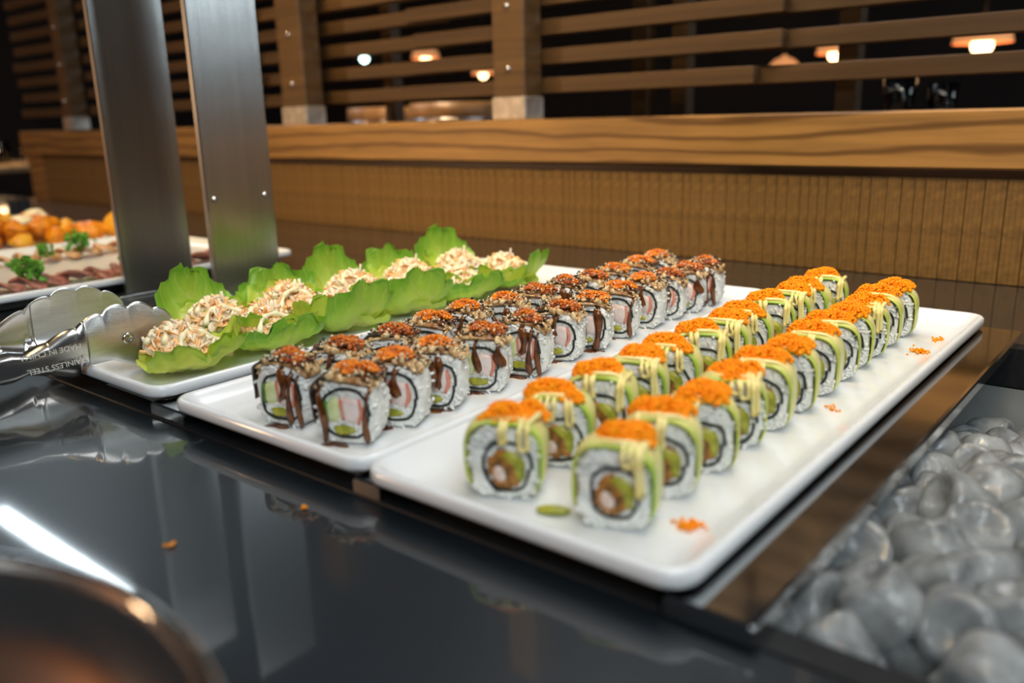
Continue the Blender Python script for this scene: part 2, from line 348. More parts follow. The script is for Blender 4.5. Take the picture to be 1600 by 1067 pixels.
b = MB(); b.box(-6.1, -6.0, -3.1, 0.6, -0.90, 2.0); struct(obj('wall_left', b.mesh('wall_left', M['panelling'], False)))
b = MB(); b.box(-6.0, 4, -3.1, -3.0, -0.90, 2.0); struct(obj('wall_front', b.mesh('wall_front', M['panelling'], False)))
b = MB(); b.box(-6.1, -6.0, 0.6, 4.6, -0.90, 2.0); struct(obj('wall_corner', b.mesh('wall_corner', M['dark'], False)))
# half-height timber wall behind the counter
wall = struct(obj('wall_back', None, None, (0, 0, 0)))
b = MB(); b.box(-2.30, 1.45, YW + 0.004, YW + 0.05, -0.90, 0.122); obj('backing_board', b.mesh('backing_board', M['walnut'], False), wall)
rng = random.Random(4)
b = MB(); b.box(-0.5, 0.5, -0.004, 0.004, 0, 0.112, 0, 0); pm = b.mesh('plank', M['plank'], False)
x = -2.20
while x < 1.43:
    wd = rng.choice([0.011, 0.014, 0.016, 0.018, 0.021]); wd = min(wd, 1.44 - x)
    obj('plank', pm, wall, (x + wd / 2, YW + rng.uniform(-0.0004, 0.0006), 0.001), None, (wd - 0.0011, 1, 1)); x += wd
b = MB(); b.box(-2.30, -2.205, YW - 0.0042, YW + 0.05, -0.90, 0.1225, 0, .001); obj('end_stile', b.mesh('end_stile', M['oak'], False), wall)
b = MB(); b.box(-2.31, 1.45, YW - 0.014, YW + 0.115, 0.123, 0.1865, 0, 0.0025); struct(obj('trim_1', b.mesh('trim_1', M['oak'], False)))

# lattice screen on the ledge
lat = thing('lattice_screen', 'open lattice screen of brown horizontal slats on upright posts above the oak ledge', 'screen', (0, 0, 0.1866))
Z0 = 0.1866
def lpost(x, wd, ztop=0.62):
    b = MB(); b.box(-wd / 2, wd / 2, -0.022, 0.022, 0.030, ztop, 0, 0.002)
    p = obj('post', b.mesh('post', M['slat2'], False), lat, (x, YW + 0.030, 0))
    b = MB(); b.box(-wd / 2 - .002, wd / 2 + .002, -0.024, 0.024, 0.0, 0.034, 0, 0.0015); obj('metal_shoe', b.mesh('metal_shoe', M['shoe'], False), p)
    for k in (0.075, 0.165, 0.255):
        b = MB(); b.lathe([(0.0005, .004), (0.003, .0035), (0.0045, .002), (0.0047, 0)], 14); 
        obj('bolt', b.mesh('bolt', M['bolt']), p, (0, -0.022, k), (R(90), 0, 0))
for x, wd in ((-0.545, 0.062), (-1.080, 0.072), (-2.045, 0.046), (0.62, 0.065)): lpost(x, wd)
rng = random.Random(9)
bays = [(-2.40, -1.30, 10), (-1.30, -0.78, 9), (-0.78, -0.18, 9), (-0.18, 1.40, 8)]
sm = {}
for bi, (xa, xb, n) in enumerate(bays):
    for k in range(n):
        if k < 9 or bi == 0:
            z = 0.236 + 0.0425 * k - Z0; j = rng.uniform(-0.004, 0.004)
            key = rng.choice(['slat', 'slat2', 'slat']) if bi > 0 else 'slat'
            if (bi, key) not in sm:
                b = MB(); b.box(-(xb - xa) / 2 - .03, (xb - xa) / 2 + .03, -0.010, 0.010, -0.0115, 0.0115, 0, 0.0015); sm[(bi, key)] = b.mesh('slat', M[key], False)
            obj('slat', sm[(bi, key)], lat, ((xa + xb) / 2 + rng.uniform(-.02, .02), YW + 0.063 + (0.0006 if k % 2 else 0) + 0.0225 * (bi % 2), z))
for x, y in ((-1.02, 1.0), (-0.43, 1.0), (-0.375, 1.03), (-0.10, 1.0)):
    b = MB(); b.box(-0.014, 0.014, -0.014, 0.014, 0, 0.62, 0, .001); 
    tag(obj('rear_stud', b.mesh('rear_stud', M['slat2'], False), None, (x, y, -0.0166 + Z0)), 'slim upright wooden stud standing behind the lattice slats', 'post', 'studs behind the lattice')

# counter behind the screen
b = MB(); b.box(-2.2, 0.9, 0.905, 1.42, 0.130, 0.170, 0, .003)
bt = thing('back_counter', 'dark wooden counter behind the lattice screen', 'counter', (0, 0, 0)); obj('worktop', b.mesh('worktop', M['walnut'], False), bt)
b = MB(); b.box(-2.15, 0.85, 0.94, 1.38, -0.90, 0.130); obj('front_panel', b.mesh('front_panel', M['cabinet'], False), bt)
def tub(x, y, r, h, label):
    t = thing('wooden_tub', label, 'tub', (x, y, 0.1702))
    b = MB(); n = 40; b.lathe([(0.0001, 0.004), (r - .012, .004), (r - .008, .006), (r - .006, h), (r, h), (r + .002, h * .5), (r - .002, 0), (0.0001, 0)], n); obj('body', b.mesh('body', M['tubwood']), t)
    b = MB(); b.lathe([(r + .0005, h * .22), (r + .004, h * .24), (r + .004, h * .40), (r + .0005, h * .42)], n); obj('hoop', b.mesh('hoop', M['bolt']), t)
tub(-1.315, 1.28, 0.120, 0.052, 'small round wooden tub behind the lattice, beside the larger tub')
tub(-1.045, 1.26, 0.138, 0.056, 'larger round wooden tub behind the lattice, beside the bolted post')

def tumbler(x, y, z, r, h, label, group):
    t = thing('glass_tumbler', label, 'glass', (x, y, z), 0, group)
    b = MB(); b.lathe([(0.0001, 0), (r * .8, 0), (r, h), (r - .002, h), (r * .8 - .002, .008), (0.0001, .008)], 24); obj('body', b.mesh('body', M['glass']), t)
tumbler(-0.115, 1.30, 0.1703, 0.026, 0.070, 'clear tumbler standing on the dark counter behind the lattice', 'glasses behind the lattice')
tumbler(-0.055, 1.33, 0.1703, 0.024, 0.058, 'clear tumbler standing on the dark counter behind the lattice', 'glasses behind the lattice')

def pendant(x, y, z, r, cool, label):
    t = thing('pendant_lamp', label, 'lamp', (x, y, z))
    b = MB(); b.copies(*ICO2, [TRS((0, 0, 0), r * .55)]); obj('bulb', b.mesh('bulb', M['bulb_cool' if cool else 'bulb_warm']), t)
    b = MB(); b.lathe([(r * 1.5, r * .1), (r * 1.35, r * .7), (r * .9, r * 1.15), (r * .25, r * 1.4), (r * .2, r * 1.55)], 24)
    b.lathe([(r * 1.45, r * .1), (r * 1.3, r * .65), (r * .85, r * 1.1), (r * .22, r * 1.3)], 24)
    obj('shade', b.mesh('shade', M['shade_glow' if not cool else 'dark']), t)
    b = MB(); b.tube([(0, 0, r * 1.4), (0, 0, 2.0 - z)], 0.004, 6); obj('cord', b.mesh('cord', M['dark']), t)
pendant(-2.459, 2.2, 0.440, 0.030, True, 'small pendant lamp with a cool white bulb behind the lattice')
pendant(-2.107, 2.2, 0.416, 0.036, False, 'amber pendant lamp behind the lattice beside the cool white lamp')
pendant(-1.817, 2.2, 0.345, 0.028, False, 'low amber pendant lamp behind the lattice beside the bolted post')
pendant(-0.540, 2.2, 0.335, 0.034, False, 'bright amber pendant lamp behind the slats beside a rear stud')
pendant(-0.180, 2.2, 0.336, 0.046, False, 'largest amber pendant lamp glowing behind the lattice')
pendant(-0.703, 2.25, 0.300, 0.030, False, 'dim amber pendant lamp half hidden behind a slat')

pendant(-1.15, 1.02, 0.62, 0.045, False, 'unseen amber pendant added above the wooden tubs to brighten them')  # extra pendant out of view, added so the tubs catch light
for nm, p, en in (('tub_fill_light', (-1.15, 1.02, 0.585), 2.2), ('far_table_spot', (-3.4, 1.0, 0.5), 3.0)):  # first spot is added to brighten the tub fronts, second shines on the far table
    l = bpy.data.lights.new(nm, 'SPOT'); l.energy = en * 4; l.color = (1.0, 0.70, 0.42); l.spot_size = R(110); l.spot_blend = 0.5; l.shadow_soft_size = 0.03
    o = bpy.data.objects.new(nm, l); COL.objects.link(o); o.location = p
# dining table far to the side
t = thing('bar_table', 'dark wooden table with glasses beyond the end of the timber wall', 'table', (-3.55, 1.25, 0))
b = MB(); b.box(-0.45, 0.32, -0.3, 0.3, 0.035, 0.06, 0, .004); obj('table_top', b.mesh('table_top', M['tubwood'], False), t)
for sx in (-.4, .27):
    for sy in (-.26, .26):
        b = MB(); b.box(sx - .025, sx + .025, sy - .025, sy + .025, -0.90, 0.035); obj('leg', b.mesh('leg', M['walnut'], False), t)
b = MB(); b.box(-.43, .30, -.27, -.24, -0.6, 0.0); obj('apron', b.mesh('apron', M['redseat'], False), t)
for i, (x, y, lab) in enumerate(((-3.56, 1.18, 'clear tumbler beside the glowing candle on the far table'), (-3.33, 1.2, 'clear tumbler at the corner of the far table'))):
    tumbler(x, y, 0.0602, 0.035, 0.09, lab, None)
t = thing('candle_jar', 'glowing candle in a small glass jar on the far table', 'candle', (-3.47, 1.12, 0.0602))
b = MB(); b.lathe([(0.0001, 0), (.03, 0), (.034, .05), (.031, .05), (.028, .004), (0.0001, .004)], 24); obj('jar', b.mesh('jar', M['glass']), t)
b = MB(); b.copies(*ICO2, [TRS((0, 0, .05), (.014, .014, .028))]); obj('flame', b.mesh('flame', M['bulb_warm']), t)

# ================================================================== buffet counter with the sunken cold well
WX0, WX1, WY0, WY1 = -0.425, 0.60, 0.020, 0.500
ct = thing('buffet_counter', 'black polished buffet counter reflecting the posts and timber wall', 'counter', (0, 0, 0))
def slab_with_hole(x0, x1, y0, y1, hx0, hx1, hy0, hy1, z0, z1):
    b = MB()
    o = [(x0, y0), (x1, y0), (x1, y1), (x0, y1)]; h = [(hx0, hy0), (hx1, hy0), (hx1, hy1), (hx0, hy1)]
    v = [(*p, z1) for p in o] + [(*p, z1) for p in h] + [(*p, z0) for p in o] + [(*p, z0) for p in h]; f = []
    for i in range(4):
        j = (i + 1) % 4
        f += [(i, j, 4 + j, 4 + i), (8 + j, 8 + i, 12 + i, 12 + j), (j, i, 8 + i, 8 + j), (4 + i, 4 + j, 12 + j, 12 + i)]
    b.add(v, f); return b
obj('worktop', slab_with_hole(-3.1, 1.6, -0.62, YW - 0.0045, WX0, WX1, WY0, WY1, -0.032, 0.0).mesh('worktop', M['counter'], False), ct)
b = MB(); b.box(-3.05, 1.55, -0.56, WY0 - .05, -0.90, -0.032); b.box(-3.05, 1.55, WY1 + .05, YW - .01, -0.90, -0.032)
obj('base_cabinet', b.mesh('base_cabinet', M['cabinet'], False), ct)

well = thing('ice_well', 'brushed steel sunken cold well holding the ice beside the platters', 'cold well', (0, 0, 0))
e = 0.004
b = MB(); x0, x1, y0, y1 = WX0 + e, WX1 - e, WY0 + e, WY1 - e; zb, zt = -0.150, -0.031
rings = []
def rrect(x0, x1, y0, y1, r, z, k=5):
    out = []
    for cx, cy, a in ((x1 - r, y0 + r, -90), (x1 - r, y1 - r, 0), (x0 + r, y1 - r, 90), (x0 + r, y0 + r, 180)):
        for i in range(k): t = R(a + 90 * i / (k - 1)); out.append((cx + r * math.cos(t), cy + r * math.sin(t), z))
    return out
rings = [rrect(x0, x1, y0, y1, .02, zt), rrect(x0, x1, y0, y1, .02, zb + .02), rrect(x0 + .006, x1 - .006, y0 + .006, y1 - .006, .02, zb + .005), rrect(x0 + .02, x1 - .02, y0 + .02, y1 - .02, .02, zb)]
b.loft(rings, True, False, True); obj('basin', b.mesh('basin', M['steel_dark']), well)
b = MB(); o0 = rrect(WX0 - .016, WX1 + .016, 0.0045, WY1 + .018, .012, 0.0003); o1 = rrect(WX0 - .0155, WX1 + .0155, 0.005, WY1 + .0175, .012, 0.0013)
i1 = rrect(WX0 + .001, WX1 - .001, WY0 + .0005, WY1 - .001, .012, 0.0013); i0 = rrect(WX0 + .001, WX1 - .001, WY0 + .0005, WY1 - .001, .012, -0.031)
b.loft([o0, o1, i1, i0], True); obj('flange', b.mesh('flange', M['flange'], False), well)

def bar(name, xa, xb, ya, yb, label):
    b = MB(); z = 0.0102
    sec = [(xa, 0.0015), (xa, z - .0012), (xa + .0012, z), (xb - .0022, z), (xb - .0006, z - .0006), (xb, z - .0022), (xb, 0.0015)]
    rings = [[(x, y, zz - (dz if zz > .002 else 0)) for x, zz in sec] for y, dz in ((ya, .0012), (ya + .0012, 0), (yb - .0012, 0), (yb, .0012))]
    b.loft(rings, True, True, True)
    return tag(obj(name, b.mesh(name, M['chrome'], False)), label, 'divider bar')
bar('divider_bar', 0.1745, 0.2115, 0.0015, 0.526, 'wide polished steel divider bar between the avocado roll platter and the ice')
bar('divider_bar', -0.2185, -0.1775, 0.0060, 0.525, 'steel divider bar showing between the lettuce platter and the eel roll platter')
bar('divider_bar', -0.0105, 0.0095, 0.0050, 0.525, 'narrow steel divider bar under the touching rims of the two sushi platters')

# ------------------------------------------------------------------ steel uprights
def upright(x, y, label, riv=True):
    W2, T = 0.0430, 0.009
    t = thing('steel_upright', label, 'post', (x, y, 0))
    b = MB(); b.box(-T, 0.0, -W2, W2, 0.0022, 0.49, 0, 0.0012); obj('post_body', b.mesh('post_body', M['steel'], False), t)
    b = MB(); b.box(-T - .012, .003, -W2 - .010, W2 + .010, 0.0, 0.0022, 0, 0.0006); obj('base_flange', b.mesh('base_flange', M['steel'], False), t)
    for y in (-W2 + .009, W2 - .012) if riv else ():
        b = MB(); b.lathe([(0.0001, .0028), (.0018, .0025), (.0032, .0014), (.0037, 0)], 16); obj('rivet', b.mesh('rivet', M['chrome']), t, (0.0, y, 0.1105), (0, R(90), 0))
upright(-0.5300, 0.2965, 'flat brushed steel upright with two rivets, beside the lettuce platter')
upright(-0.636, 0.246, 'dark flat brushed steel upright beside the platter of sliced meat', False)

# ------------------------------------------------------------------ platters
def platter_mesh(W, L):
    b = MB(); r0 = .014; rings = []
    for d, z, r in ((.034, .0000, .010), (.025, .0000, .014), (.0225, .0014, .014), (.0165, .0098, .014), (.0125, .0108, .014), (.0022, .0114, .014), (.0005, .0124, .0145), (0, .0140, .0150), (0.0002, .0184, .0150), (.0016, .0198, .0145), (.0034, .0200, .014), (.0052, .0192, .013), (.0072, .0172, .012), (.0110, .0140, .010), (.0165, .0107, .008), (.0215, .0092, .006), (.028, .0088, .004)):
        rings.append(rrect(d, W - d, d, L - d, max(r - d * .3, .004), z, 7))
    b.loft(rings, True, True, True); return b.mesh('platter', M['plate'])
pm = platter_mesh(0.1845, 0.530)
PL = {}
def platter(key, me, x, y, rz, label):
    o = obj('platter', me, None, (x, y, 0.0005), (0, 0, rz)); tag(o, label, 'platter'); PL[key] = o; return o
platter(3, pm, 0.0, 0.0, 0, 'long white rectangular platter of avocado rolls with orange roe, beside the ice')
platter(2, pm, -0.1868, 0.002, 0.0085, 'long white rectangular platter of sauced eel rolls, between two other platters')
platter(1, pm, -0.3934, 0.0053, -0.0014, 'long white rectangular platter of lettuce cups, beside the steel upright')
pw = platter_mesh(0.372, 0.560)
platter(4, pw, -1.030, -0.103, 0, 'wide white platter of sliced meat with parsley behind the steel uprights')
platter(5, pw, -1.412, -0.100, 0, 'wide white platter heaped with orange fritters, farthest along the counter')
FZ = 0.0005 + 0.0088   # floor of the raised platters

# ================================================================== sushi
def contour(th, a, bb, n=3.2):
    c, s = np.cos(th), np.sin(th)
    return np.sign(c) * abs(c) ** (2 / n) * a, bb + np.sign(s) * abs(s) ** (2 / n) * bb
def rice_body(rg, a, bb, t, seed):
    b = MB(); k = 44; th = np.linspace(0, 2 * np.pi, k, endpoint=False); rings = []
    cx, cz = contour(th, a, bb); 
    prof = [(.03, 0), (.2, 0), (.4, 0), (.6, 0), (.78, 0), (.90, .0003), (.965, .0012), (1.0, .0032), (1.01, t * .3), (1.015, t * .5)]
    full = [(s, -t / 2 + d) for s, d in prof] + [(s, t / 2 - d) for s, d in prof[::-1]]
    for i, (s, y) in enumerate(full):
        jit = rg.normal(size=(k, 3)) * (0.00038 if .1 < s else 0)
        rings.append(np.c_[cx * s, np.full(k, y), (cz - bb) * s + bb] + jit)
    V = np.array(rings).reshape(-1, 3); V += (vnoise(V, seed, 260) * .0007)[:, None] * np.array([1, .6, .6]); V[:, 2] = np.maximum(V[:, 2], 0.0002)
    b.loft(V.reshape(len(full), k, 3), True, True, True)
    T = []
    for i in range(230):
        an = rg.uniform(0, 2 * np.pi)
        if i < 170:
            q = rg.uniform(.05, .96) ** .6; x, z = contour(np.array([an]), a * q, bb * q); p = (x[0], (-t / 2 if i % 3 else t / 2), z[0] + bb * (1 - q)); rot = rrot(rg)
            T.append(TRS(p, (.0010, .0008, .0022), (lambda w_: np.array([[math.cos(w_), 0, math.sin(w_)], [0, 1, 0], [-math.sin(w_), 0, math.cos(w_)]]))(rg.uniform(0, 3.14))))
        else:
            x, z = contour(np.array([an]), a, bb)
            if z[0] > .002: T.append(TRS((x[0], rg.uniform(-.5, .5) * t, z[0]), (.0010, .0024, .0010), (lambda w_: np.array([[math.cos(w_), -math.sin(w_), 0], [math.sin(w_), math.cos(w_), 0], [0, 0, 1]]))(rg.uniform(-.5, .5))))
    b.copies(*ICO1, T); return b.mesh('rice', M['rice'])
def nori_ring(rg, a, bb, cx0, cz0, t, seed, spiral=0.0):
    b = MB(); k = 46; th = np.linspace(0, 2 * np.pi, k); wob = vnoise(np.c_[np.cos(th), np.sin(th), th * 0] * 1.0, seed, 2.5) * .07 + vnoise(np.c_[np.cos(th), np.sin(th), th * 0], seed + 1, 9) * .02
    rings = []; y0, y1 = -t / 2 - .0013, t / 2 + .0013
    for i in range(k):
        g = 1 + wob[i] - spiral * i / k
        x, z = contour(th[i:i + 1], a * g, bb * g, 2.6); x = x[0]; z = z[0] - bb * g
        d = np.array([x, z]); d /= np.linalg.norm(d) + 1e-9; th_ = .00075
        o = (cx0 + x + d[0] * th_, cz0 + z + d[1] * th_); i_ = (cx0 + x - d[0] * th_, cz0 + z - d[1] * th_)
        rings.append([(o[0], y0, o[1]), (o[0], y1, o[1]), (i_[0], y1, i_[1]), (i_[0], y0, i_[1])])
    b.loft(rings, True, True, True); return b.mesh('nori', M['nori'], False)
def blob_prism(poly, t, m, name, proud=.0011, seed=0, rough=0.0):
    b = MB(); P = np.array(poly, float)
    # densify and round
    Q = []
    for i in range(len(P)):
        p, q = P[i], P[(i + 1) % len(P)]
        for s in (.2, .5, .8): Q.append(p * (1 - s) + q * s)
    Q = np.array(Q); c = Q.mean(0); rings = []
    g = np.random.default_rng(seed)
    if rough: Q = Q + g.normal(size=Q.shape) * rough
    for s, y in ((.02, -t / 2 - proud), (.5, -t / 2 - proud), (.86, -t / 2 - proud * .8), (1, -t / 2 - proud * .1), (1, t / 2 + proud * .1), (.86, t / 2 + proud * .8), (.5, t / 2 + proud), (.02, t / 2 + proud)):
        q = c + (Q - c) * s; rings.append(np.c_[q[:, 0], np.full(len(q), y) + g.normal(size=len(q)) * rough * .4, q[:, 1]])
    b.loft(rings, True, True, True); return b.mesh(name, m)
def ell(cx, cz, rx, rz, ang=0, n=9):
    th = np.linspace(0, 2 * np.pi, n, endpoint=False); x = np.cos(th) * rx; z = np.sin(th) * rz
    return np.c_[cx + x * math.cos(ang) - z * math.sin(ang), cz + x * math.sin(ang) + z * math.cos(ang)]
def sheet(rg, a, bb, th0, th1, y0, y1, t0, m, name, seed, wob=.001, uvflip=False, off=.0004, nu=22, nv=10, ends=.4):
    """a slice laid over the roll's outline from angle th0 to th1, with thickness"""
    b = MB(); rings = []; uvs = []
    us = np.linspace(0, 1, nu)
    for i, u in enumerate(us):
        th = th0 + (th1 - th0) * u
        thick = t0 * (ends + (1 - ends) * math.sin(math.pi * min(max(u, .04), .96)) ** .5)
        x, z = contour(np.array([th]), a + off, bb + off); x = x[0]; z = z[0] - off
        e = 1e-3; x2, z2 = contour(np.array([th + e]), a + off, bb + off); tx, tz = x2[0] - x, z2[0] - off - z; l = math.hypot(tx, tz) + 1e-12
        nx, nz = tz / l, -tx / l
        ring = []; uv = []
        yy0 = y0 + wob * math.sin(u * 7 + seed) ; yy1 = y1 + wob * math.sin(u * 6 + seed * 2.1)
        narrow = .22 * (1 - math.sin(math.pi * min(max(u, .03), .97)) ** .4) * (y1 - y0)
        vs_ = np.linspace(0, 1, nv)
        for v in vs_:
            y = (yy0 + narrow) * (1 - v) + (yy1 - narrow) * v; tk = thick * (math.sin(math.pi * min(max(v, .05), .95)) ** .35)
            ring.append((x + nx * tk, y, max(z + nz * tk, .0002))); uv.append((v, u))
        for v in vs_[::-1]:
            y = (yy0 + narrow) * (1 - v) + (yy1 - narrow) * v
            ring.append((x, y, max(z, .0001))); uv.append((v, u))
        rings.append(ring); uvs += uv
    V = np.array(rings); b.loft(V, True, True, True, 0, uvs); me = b.mesh(name, m, True, True); return me
def roe_cluster(rg, ztop, rx, ry, h, nball, r, matn, name='roe', lumps=6, cy=0):
    b = MB(); L = [(rg.uniform(-.75, .75) * rx, cy + rg.uniform(-.75, .75) * ry, rg.uniform(.45, .8)) for _ in range(lumps)] + [(0, cy, .9)]
    def hgt(x, y):
        z = 0
        for lx, ly, s in L:
            d = ((x - lx) / (rx * s * .8)) ** 2 + ((y - ly) / (ry * s * .8)) ** 2
            if d < 1: z = max(z, h * s * math.sqrt(1 - d))
        return z
    T = []; k = 0; tries = 0
    while k < nball and tries < nball * 12:
        tries += 1; x = rg.uniform(-1.35, 1.35) * rx; y = cy + rg.uniform(-1.35, 1.35) * ry; z = hgt(x, y)
        if z <= 0: continue
        drop = max(0, abs(x) - .013) ** 1.2 * 1.2
        T.append(TRS((x, y, ztop + z - r * .5 + rg.uniform(-1, .6) * r - drop), r * rg.uniform(.85, 1.15))); k += 1
        if k % 3 == 0: T.append(TRS((x + rg.uniform(-r, r), y + rg.uniform(-r, r), ztop + z * .5 - drop), r * 1.6))
    b.copies(*ICO0, T); return b.mesh(name, M[matn])
def drizzle(rg, a, bb, t, n=3):
    b = MB(); top = 2 * bb
    xs = sorted([rg.uniform(-.8, .85) * a for _ in range(n)])
    for i, x in enumerate(xs):
        r = rg.uniform(.0011, .0015); zt = contour(np.array([math.acos(max(-1, min(1, x / a * .98)))]), a, bb)[1][0] if abs(x) < a else bb
        zt = 2 * bb - .0005 - (abs(x) / a) ** 4 * .006 + .0024
        drop = rg.uniform(.006, .018); dx = rg.uniform(-.0015, .0015); wdt = rg.uniform(.0018, .0042)
        path = [(x - .006 * rg.uniform(-1, 1), t * .46, zt + .0004), (x + rg.uniform(-.002, .002), 0, zt + .0012), (x, -t * .42, zt), (x + dx * .5, -t / 2 - .0028, zt - .003), (x + dx, -t / 2 - .0026, zt - drop),
                (x + dx + wdt * .5, -t / 2 - .0026, zt - drop - .0012), (x + dx + wdt, -t / 2 - .0026, zt - drop), (x + wdt, -t / 2 - .0028, zt - .003), (x + wdt, -t * .40, zt), (x + wdt + rg.uniform(0, .004), t * .1, zt + .001)]
        p = smooth_path(path, 5); b.tube(p, [r * (1 + .18 * math.sin(q * .9)) for q in range(len(p))], 7)
    # a diagonal strand across the top
    z = 2 * bb + .0030; s = rg.choice([-1, 1])
    path = [(s * a * 1.04, -t * .1, bb * 1.45), (s * a * .86, -t * .25, z - .005), (s * a * .5, -t * .3, z - .0008), (0, -t * .38, z), (-s * a * .5, -t * .30, z - .0008), (-s * a * .9, -t * .1, z - .006)]
    b.tube(smooth_path(path, 5), .0014, 7)
    return b.mesh('mayo_drizzle', M['mayo'])

AW, AB, AT = 0.0174, 0.0190, 0.0225
def avocado_variant(seed):
    rg = random.Random(seed); g = np.random.default_rng(seed); parts = []
    a, bb, t = AW * rg.uniform(.96, 1.03), AB * rg.uniform(.96, 1.03), AT
    parts.append(('rice', rice_body(g, a, bb, t, seed), False))
    cx, cz = rg.uniform(-.001, .0025), bb * rg.uniform(.84, .98)
    parts.append(('nori', nori_ring(rg, a * .70, bb * .68, cx, cz, t, seed, .16), False))
    an = rg.uniform(-.5, .8)
    parts.append(('tempura_shrimp', blob_prism(ell(cx - .001, cz - .001, a * .52, bb * .56, an, 11), t, M['tempura'], 'tempura_shrimp', .0018, seed, .0008), False))
    parts.append(('shrimp_meat', blob_prism(ell(cx - .0035, cz - .003, a * .22, bb * .26, .4), t, M['shrimp'], 'shrimp_meat', .0024, seed), False))
    parts.append(('avocado_filling', blob_prism([(cx - .004, cz + .008), (cx + .003, cz + .0092), (cx + .0088, cz + .004), (cx + .0085, cz - .007), (cx + .0050, cz - .007), (cx + .0045, cz + .001), (cx, cz + .0045)], t, M['avo_fill'], 'avocado_filling', .0024, seed), False))
    y0, y1 = -t / 2 - .0012, t / 2 + .0012
    parts.append(('avocado_slice', sheet(rg, a, bb, R(-38), R(118), y0, y1, .0024, M['avocado' if seed % 2 else 'avocado2'], 'avocado_slice', seed), False))
    parts.append(('avocado_slice', sheet(rg, a, bb, R(78), R(rg.uniform(195, 222)), y0 + .0008, y1 - .002, .0032, M['avocado2' if seed % 3 else 'avocado'], 'avocado_slice', seed + 3, off=.0008), False))
    parts.append(('mayo_drizzle', drizzle(rg, a, bb, t, rg.choice([2, 3, 3])), False))
    parts.append(('roe', roe_cluster(rg, 2 * bb + .0006, .0145, .0112, .0096, 520, .0010, 'roe', cy=rg.uniform(-.002, .002)), True))
    return parts
def eel_variant(seed):
    rg = random.Random(seed); g = np.random.default_rng(seed); parts = []
    a, bb, t = .0182 * rg.uniform(.97, 1.03), .0186 * rg.uniform(.97, 1.03), .0235
    parts.append(('rice', rice_body(g, a, bb, t, seed), False))
    cx, cz = rg.uniform(-.001, .001), bb * rg.uniform(.92, 1.0)
    parts.append(('nori', nori_ring(rg, a * .80, bb * .80, cx, cz, t, seed, .08), False))
    def K(q): return [(cx + (x - cx) * 1.34, cz + (z - cz) * 1.36) for x, z in q]
    # cucumber stick with its skin, crab stick with red skin, avocado
    parts.append(('cucumber', blob_prism(K([(cx - .0088, cz + .006), (cx - .0030, cz + .0085), (cx - .0024, cz - .003), (cx - .0085, cz - .004)]), t, M['cucumber'], 'cucumber', .0018, seed), False))
    parts.append(('cucumber_skin', blob_prism(K([(cx - .0098, cz + .0055), (cx - .0082, cz + .0075), (cx - .0080, cz - .0035), (cx - .0096, cz - .003)]), t, M['cuke_skin'], 'cucumber_skin', .0020, seed), False))
    parts.append(('crab_stick', blob_prism(K([(cx - .0020, cz + .0080), (cx + .0062, cz + .0076), (cx + .0078, cz + .001), (cx + .0050, cz - .0042), (cx - .0012, cz - .003)]), t, M['crab'], 'crab_stick', .0018, seed), False))
    parts.append(('crab_skin', blob_prism(K([(cx + .0060, cz + .0080), (cx + .0070, cz + .0074), (cx + .0088, cz + .001), (cx + .0058, cz - .0048), (cx + .0050, cz - .0042), (cx + .0078, cz + .001)]), t, M['crabred'], 'crab_skin', .0020, seed), False))
    parts.append(('crab_skin', blob_prism(K([(cx - .0026, cz + .0080), (cx - .0017, cz + .0083), (cx - .0012, cz + .001), (cx - .0006, cz - .0026), (cx - .0014, cz - .0026), (cx - .0021, cz + .001)]), t, M['crabred'], 'crab_skin', .0020, seed), False))
    parts.append(('avocado_filling', blob_prism(K([(cx - .0070, cz - .0048), (cx + .0030, cz - .0050), (cx + .0048, cz - .0078), (cx - .0045, cz - .0095)]), t, M['avo_fill'], 'avocado_filling', .0019, seed), False))
    lo = rg.uniform(22, 44)
    parts.append(('eel_slice', sheet(rg, a, bb, R(lo), R(150), -t / 2 + .0002, t / 2, .0026, M['eel'], 'eel_slice', seed, .0022), False))
    parts.append(('eel_skin', sheet(rg, a, bb, R(rg.uniform(70, 96)), R(rg.uniform(168, 196)), -t / 2 - .0006, t / 2, .0022, M['eelskin'], 'eel_skin', seed + 5, .0018, off=.0030), False))
    # sauce: drips down both cut faces, a pool by the foot, streaks on top
    b = MB()
    for face in (-1, 1):
        for i in range(rg.choice([2, 2, 3])):
            x = rg.uniform(-.75, .85) * a; zt = 2 * bb + .0005 - (abs(x) / a) ** 4 * .007; z1 = rg.choice([rg.uniform(.0005, .006), rg.uniform(.006, .020)]); w0 = rg.uniform(.0014, .0034); rings = []
            m = 16; ph = rg.uniform(0, 6.28)
            for q in range(m):
                u = q / (m - 1); z = zt + (z1 - zt) * u; wq = w0 * (.75 + .35 * math.sin(u * 7 + ph) + .45 * u) * (1 if u < .9 else math.sqrt(max(.02, 1 - ((u - .9) / .1) ** 2))); xx = x + .0016 * math.sin(u * 4 + ph) 
                yy = t / 2 + .0018 - (.006 * max(0, .14 - u) / .14)
                rings.append([(xx - wq, face * yy, z), (xx - wq * .7, face * (yy + .0010), z), (xx, face * (yy + .0016), z), (xx + wq * .7, face * (yy + .0010), z), (xx + wq, face * yy, z), (xx, face * (yy - .001), z)])
            b.loft(rings, True, True, True)
    parts.append(('sauce_drips', b.mesh('sauce_drips', M['sauce_thin']), False))
    b = MB(); T = []
    for i in range(12):
        T.append(TRS((rg.uniform(-.95, .95) * a, rg.uniform(-.42, .42) * t, 2 * bb + .0030 - rg.uniform(0, .001)), (rg.uniform(.002, .0046), rg.uniform(.002, .004), .0012)))
    b.copies(*ICO2, T); parts.append(('sauce_glaze', b.mesh('sauce_glaze', M['sauce']), False))
